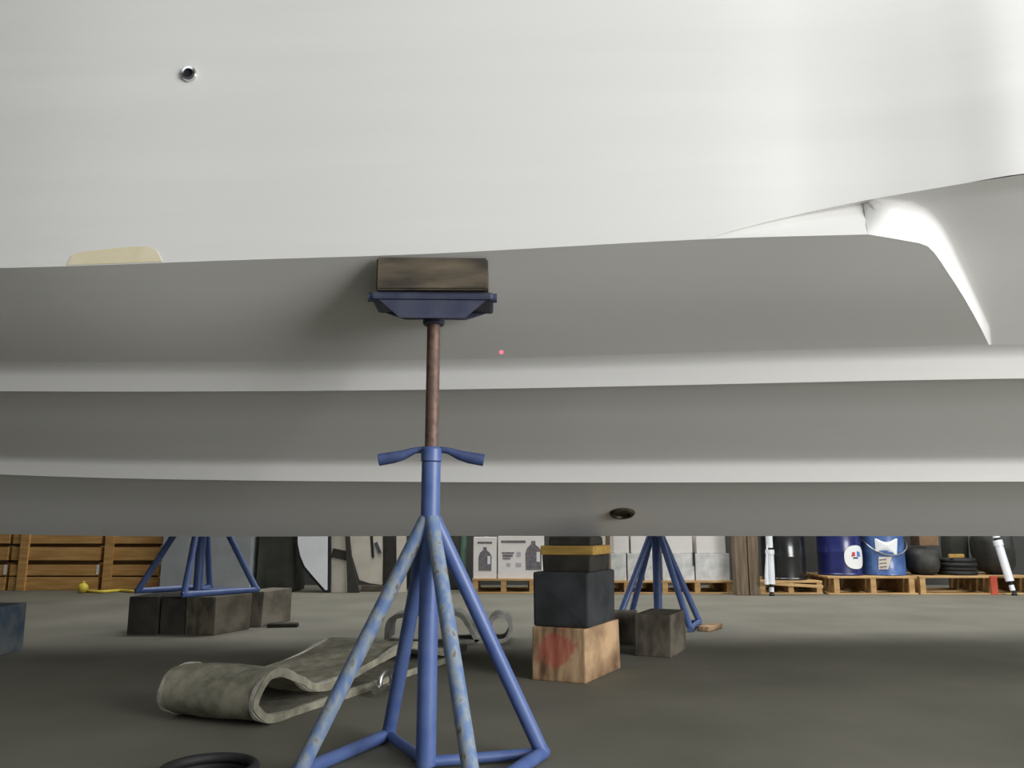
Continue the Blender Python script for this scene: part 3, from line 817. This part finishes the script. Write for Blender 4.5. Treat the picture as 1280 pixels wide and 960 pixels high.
# chrome poles
def chrome_pole(p0, p1, label, thin=None, brk=0.62):
    t = thing('telescopic_pole', label, 'pole', p0)
    v = Vector(p1) - Vector(p0)
    lathe('foot', M_BLACK, [(0.032, 0), (0.034, 0.02), (0.02, 0.04), (0.018, 0.06)], t, 16)
    tube('tip', M_WHITE, [v * 0.04, v * 0.085], 0.03, t)
    tube('neck', M_BLACK, [v * 0.075, v * 0.12], 0.024, t)
    tube('outer_tube', M_WHITE, [v * 0.115, v * 0.42], 0.048, t, 18)
    tube('clamp', M_WHITE, [v * 0.405, v * 0.45], 0.056, t, 18)
    tube('joint', M_BLACK, [v * 0.448, v * 0.475], 0.034, t)
    tube('inner_tube', M_WHITE, [v * 0.47, v], 0.042, t, 18)
    if thin: tube('side_rod', M_WHITE, [Vector((-0.065, -0.03, 0.14)), Vector((-0.062, -0.03, 0.26)), Vector((-0.03, -0.02, 0.62))], [0.026, 0.022, 0.01], t)
    return t
p = gnd(957, 743)
chrome_pole((p.x, p.y - 0.25, 0), (p.x + 0.01, p.y - 0.25, 1.25), 'upright white telescopic pole beside the black drum', thin=True)
p = gnd(1256, 743)
q = at(1227, 600, p.y)
chrome_pole((p.x, p.y - 0.2, 0), (q.x - 0.02, p.y + 0.05, 1.5), 'leaning white telescopic pole propped against the dark clutter')

# drums
def drum(px0, px1, Y, z0, h, m, label, lid_m=None):
    a, b = gx(px0, Y), gx(px1, Y); r = (b - a) / 2
    t = thing('drum', label, 'drum', ((a + b) / 2, Y + r, z0))
    prof = [(r * 0.96, 0), (r, 0.008), (r, 0.02), (r * 0.975, 0.03)]
    for k in (0.34, 0.67):
        prof += [(r * 0.975, h * k - 0.03), (r * 0.995, h * k - 0.01), (r * 0.995, h * k + 0.01), (r * 0.975, h * k + 0.03)]
    prof += [(r * 0.975, h - 0.03), (r, h - 0.02), (r, h), (r * 0.97, h), (r * 0.96, h - 0.018)]
    body = lathe('body', m, prof, t, 40)
    lid = lathe('lid', lid_m or m, [(r * 0.955, h - 0.024), (r * 0.955, h - 0.016)], t, 32)
    lathe('bung', M_STEEL, [(0.03, h - 0.017), (0.03, h - 0.004), (0.02, h - 0.002)], lid, 14, Matrix.Translation((r * 0.6, -0.05, 0)))
    return t, r
def wrap_label(parent, name, m, outline, r):
    """outline in (arc metres, z) bent onto the drum's near side"""
    vs, fs = [], []
    cx = sum(p_[0] for p_ in outline) / len(outline); cz = sum(p_[1] for p_ in outline) / len(outline)
    N_ = 5; n_ = len(outline)
    for k in range(N_ + 1):
        for (x_, z_) in outline:
            X_ = cx + (x_ - cx) * k / N_; Z_ = cz + (z_ - cz) * k / N_
            a_ = X_ / r; vs.append((r * math.sin(a_), -r * math.cos(a_), Z_))
    for k in range(N_):
        for i in range(n_):
            fs.append((k * n_ + i, k * n_ + (i + 1) % n_, (k + 1) * n_ + (i + 1) % n_, (k + 1) * n_ + i))
    return mesh_obj(name, vs, fs, m, parent)
DY = 10.45
zp4 = pallet(1036, 1148, DY, 'pallet under the two blue drums', block_px=[1047, 1093, 1141], py_top=720.5)
zp5 = pallet(950, 1029, DY + 0.06, 'pallet under the black drum', py_top=726)
PAL5 = [o_ for o_ in COL.objects if o_.get('label') == 'pallet under the black drum'][0]
drum(963, 1019, DY + 0.12, zp5, 0.88, M_DRUMK, 'glossy black drum beside the upright telescopic pole')
t, r = drum(1036, 1091, DY + 0.12, zp4, 0.88, M_DRUMB, 'navy drum with oval white label')
lb = wrap_label(t, 'label', M_LABEL, [(0.115 + 0.165 * math.copysign(abs(math.cos(a)) ** 0.8, math.cos(a)), 0.235 + 0.15 * math.copysign(abs(math.sin(a)) ** 0.8, math.sin(a))) for a in [2 * math.pi * k / 24 for k in range(24)]], r + 0.004)
wrap_label(lb, 'red_mark', M_RED, [(0.04, 0.24), (0.10, 0.25), (0.10, 0.30), (0.06, 0.30)], r + 0.006)
wrap_label(lb, 'blue_mark', M_BLUEP, [(0.13, 0.24), (0.20, 0.24), (0.19, 0.30), (0.13, 0.31)], r + 0.006)
wrap_label(lb, 'dark_mark', M_DRUMB, [(0.06, 0.215), (0.15, 0.215), (0.14, 0.235), (0.07, 0.235)], r + 0.0075)
t, r = drum(1093, 1146, DY + 0.12, zp4, 0.88, M_DRUMM, 'lighter blue drum with square white label')
lb = wrap_label(t, 'label', M_LABEL, [(-0.20, 0.30), (0.06, 0.26), (0.09, 0.47), (-0.20, 0.47)], r + 0.004)
wrap_label(t, 'lower_label', M_BEIGE, [(-0.18, 0.08), (-0.07, 0.08), (-0.01, 0.24), (-0.17, 0.24)], r + 0.004)
for k in range(3):
    wrap_label(t, 'label_line', M_PRINT, [(-0.165, 0.10 + 0.045 * k), (-0.08, 0.11 + 0.045 * k), (-0.08, 0.125 + 0.045 * k), (-0.165, 0.115 + 0.045 * k)], r + 0.006)
bail = [(0.30 * math.cos(a) * r / 0.30 * 1.02, -abs(math.sin(a)) * 0.0 - r * 1.02 * abs(math.sin(a)) ** 0.6, 0.46 - 0.20 * math.sin(a)) for a in [math.pi * k / 16 for k in range(17)]]
tube('bail_handle', M_STEEL, bail, 0.008, t, 8)
# sloping loose board in front of the black drum
p0 = Vector((gx(961, DY - 0.05), DY - 0.05, gz(729, DY))); p1 = Vector((gx(1029, DY - 0.05), DY - 0.05, gz(733, DY)))
mid = (p0 + p1) / 2
o = box('broken_board', M_PALLET, (0, 0, 0), ((p1 - p0).length, 0.04, 0.035), PAL5, bev=0.003); o.location = mid - PAL5.location; o.rotation_euler = (0, -math.atan2((p1 - p0).z, (p1 - p0).x), 0)
o['label'] = 'sloping broken board'

# clutter on the last pallet
zp6 = pallet(1151, 1296, DY, 'pallet with one red end block under the dark clutter', block_px=[1155, 1243, 1290], red=1, py_top=720)
def bag(px0, px1, Y, z0, h, d, label, m=M_DARK, seed=1, cat='bag', name='bag'):
    rnd = random.Random(seed)
    a, b = gx(px0, Y), gx(px1, Y)
    bm = bmesh.new(); bmesh.ops.create_icosphere(bm, subdivisions=3, radius=1.0)
    ph = [rnd.uniform(0, 6) for _ in range(6)]
    for v in bm.verts:
        c_ = v.co.copy()
        f_ = 1 + 0.08 * math.sin(4 * c_.x + ph[0]) * math.sin(3 * c_.z + ph[1]) + 0.06 * math.sin(7 * c_.y + ph[2] + 5 * c_.z)
        sq = lambda t_: math.copysign(abs(t_) ** 0.72, t_)
        v.co = Vector((sq(c_.x) * (b - a) / 2 * f_, sq(c_.y) * d / 2 * f_, max(0.0, 0.5 + 0.5 * sq(c_.z) * f_ * 1.04) * h))
    mn = min(v.co.z for v in bm.verts)
    for v in bm.verts: v.co.z -= mn
    o = bm_obj(name, bm, m, None, 1.0); o.location = ((a + b) / 2, Y + d / 2, z0)
    return tag(o, label, cat)
def coil(px0, px1, Y, z0, n, m, label, rt=0.028):
    a, b = gx(px0, Y), gx(px1, Y); R_ = (b - a) / 2 - rt
    t = thing('hose_coil', label, 'hose', ((a + b) / 2, Y + R_ + rt, z0))
    for k in range(n):
        rr = R_ * (1 - 0.05 * (k % 2))
        tube('hose_turn', m, [(rr * math.cos(q_), rr * math.sin(q_), rt + k * rt * 1.9) for q_ in [2 * math.pi * i / 36 for i in range(37)]], rt, t, 10)
    return t
bag(1150, 1186, DY + 0.1, zp6, 0.34, 0.5, 'lumpy charcoal bag beside the lighter blue drum', seed=3)
coil(1188, 1236, DY + 0.08, zp6, 4, M_BLACK, 'coiled black hose on the pallet between two charcoal bags')
bag(1243, 1284, DY + 0.12, zp6, 0.60, 0.6, 'tall charcoal bag behind the leaning telescopic pole', seed=9)
bx_, _w = carton(1155, 1180, DY + 0.3, zp6 + 0.375, 0.24, 0.25, M_CARD, 'brown cardboard box on a lumpy bag')
bag(1196, 1222, DY + 0.66, zp6, 0.66, 0.4, 'upright dark green sack behind the coiled hose', m=M_TARP, seed=5)
o = box('wooden_stick', M_YELTIMBER, (0, 0, 0), (0.22, 0.035, 0.05), bev=0.012); o.location = (gx(1203, DY + 0.1), DY + 0.16, zp6 + 0.245); o.rotation_euler = (0, 0.0, 0.15)
tag(o, 'short yellow wooden stick lying on the coiled hose', 'stick')

# ------------------------------------------------------------------ red pointer spot on the hull
def pointer(px, py):
    tgt = at(px, py, 3.2)
    d = bpy.data.lights.new('laser_pointer', 'SPOT'); d.energy = 1500.0; d.color = (1, 0.03, 0.10)
    d.spot_size = math.radians(1.0); d.spot_blend = 1.0; d.shadow_soft_size = 0.0
    d.use_nodes = True
    nt = d.node_tree; em = nt.nodes['Emission']
    tc = nt.nodes.new('ShaderNodeTexCoord'); sp = nt.nodes.new('ShaderNodeSeparateXYZ'); nt.links.new(tc.outputs['Normal'], sp.inputs[0])
    cb = nt.nodes.new('ShaderNodeCombineXYZ'); nt.links.new(sp.outputs[0], cb.inputs[0]); nt.links.new(sp.outputs[1], cb.inputs[1])
    ln = nt.nodes.new('ShaderNodeVectorMath'); ln.operation = 'LENGTH'; nt.links.new(cb.outputs[0], ln.inputs[0])
    lt = nt.nodes.new('ShaderNodeMath'); lt.operation = 'LESS_THAN'; lt.inputs[1].default_value = 0.0024; nt.links.new(ln.outputs['Value'], lt.inputs[0])
    nt.links.new(lt.outputs[0], em.inputs['Strength'])
    o = bpy.data.objects.new('laser_pointer', d); COL.objects.link(o)
    o.location = (0.04, -0.02, CAM_H + 0.03)
    o.rotation_euler = (tgt - o.location).to_track_quat('-Z', 'Y').to_euler()
pointer(627, 440)
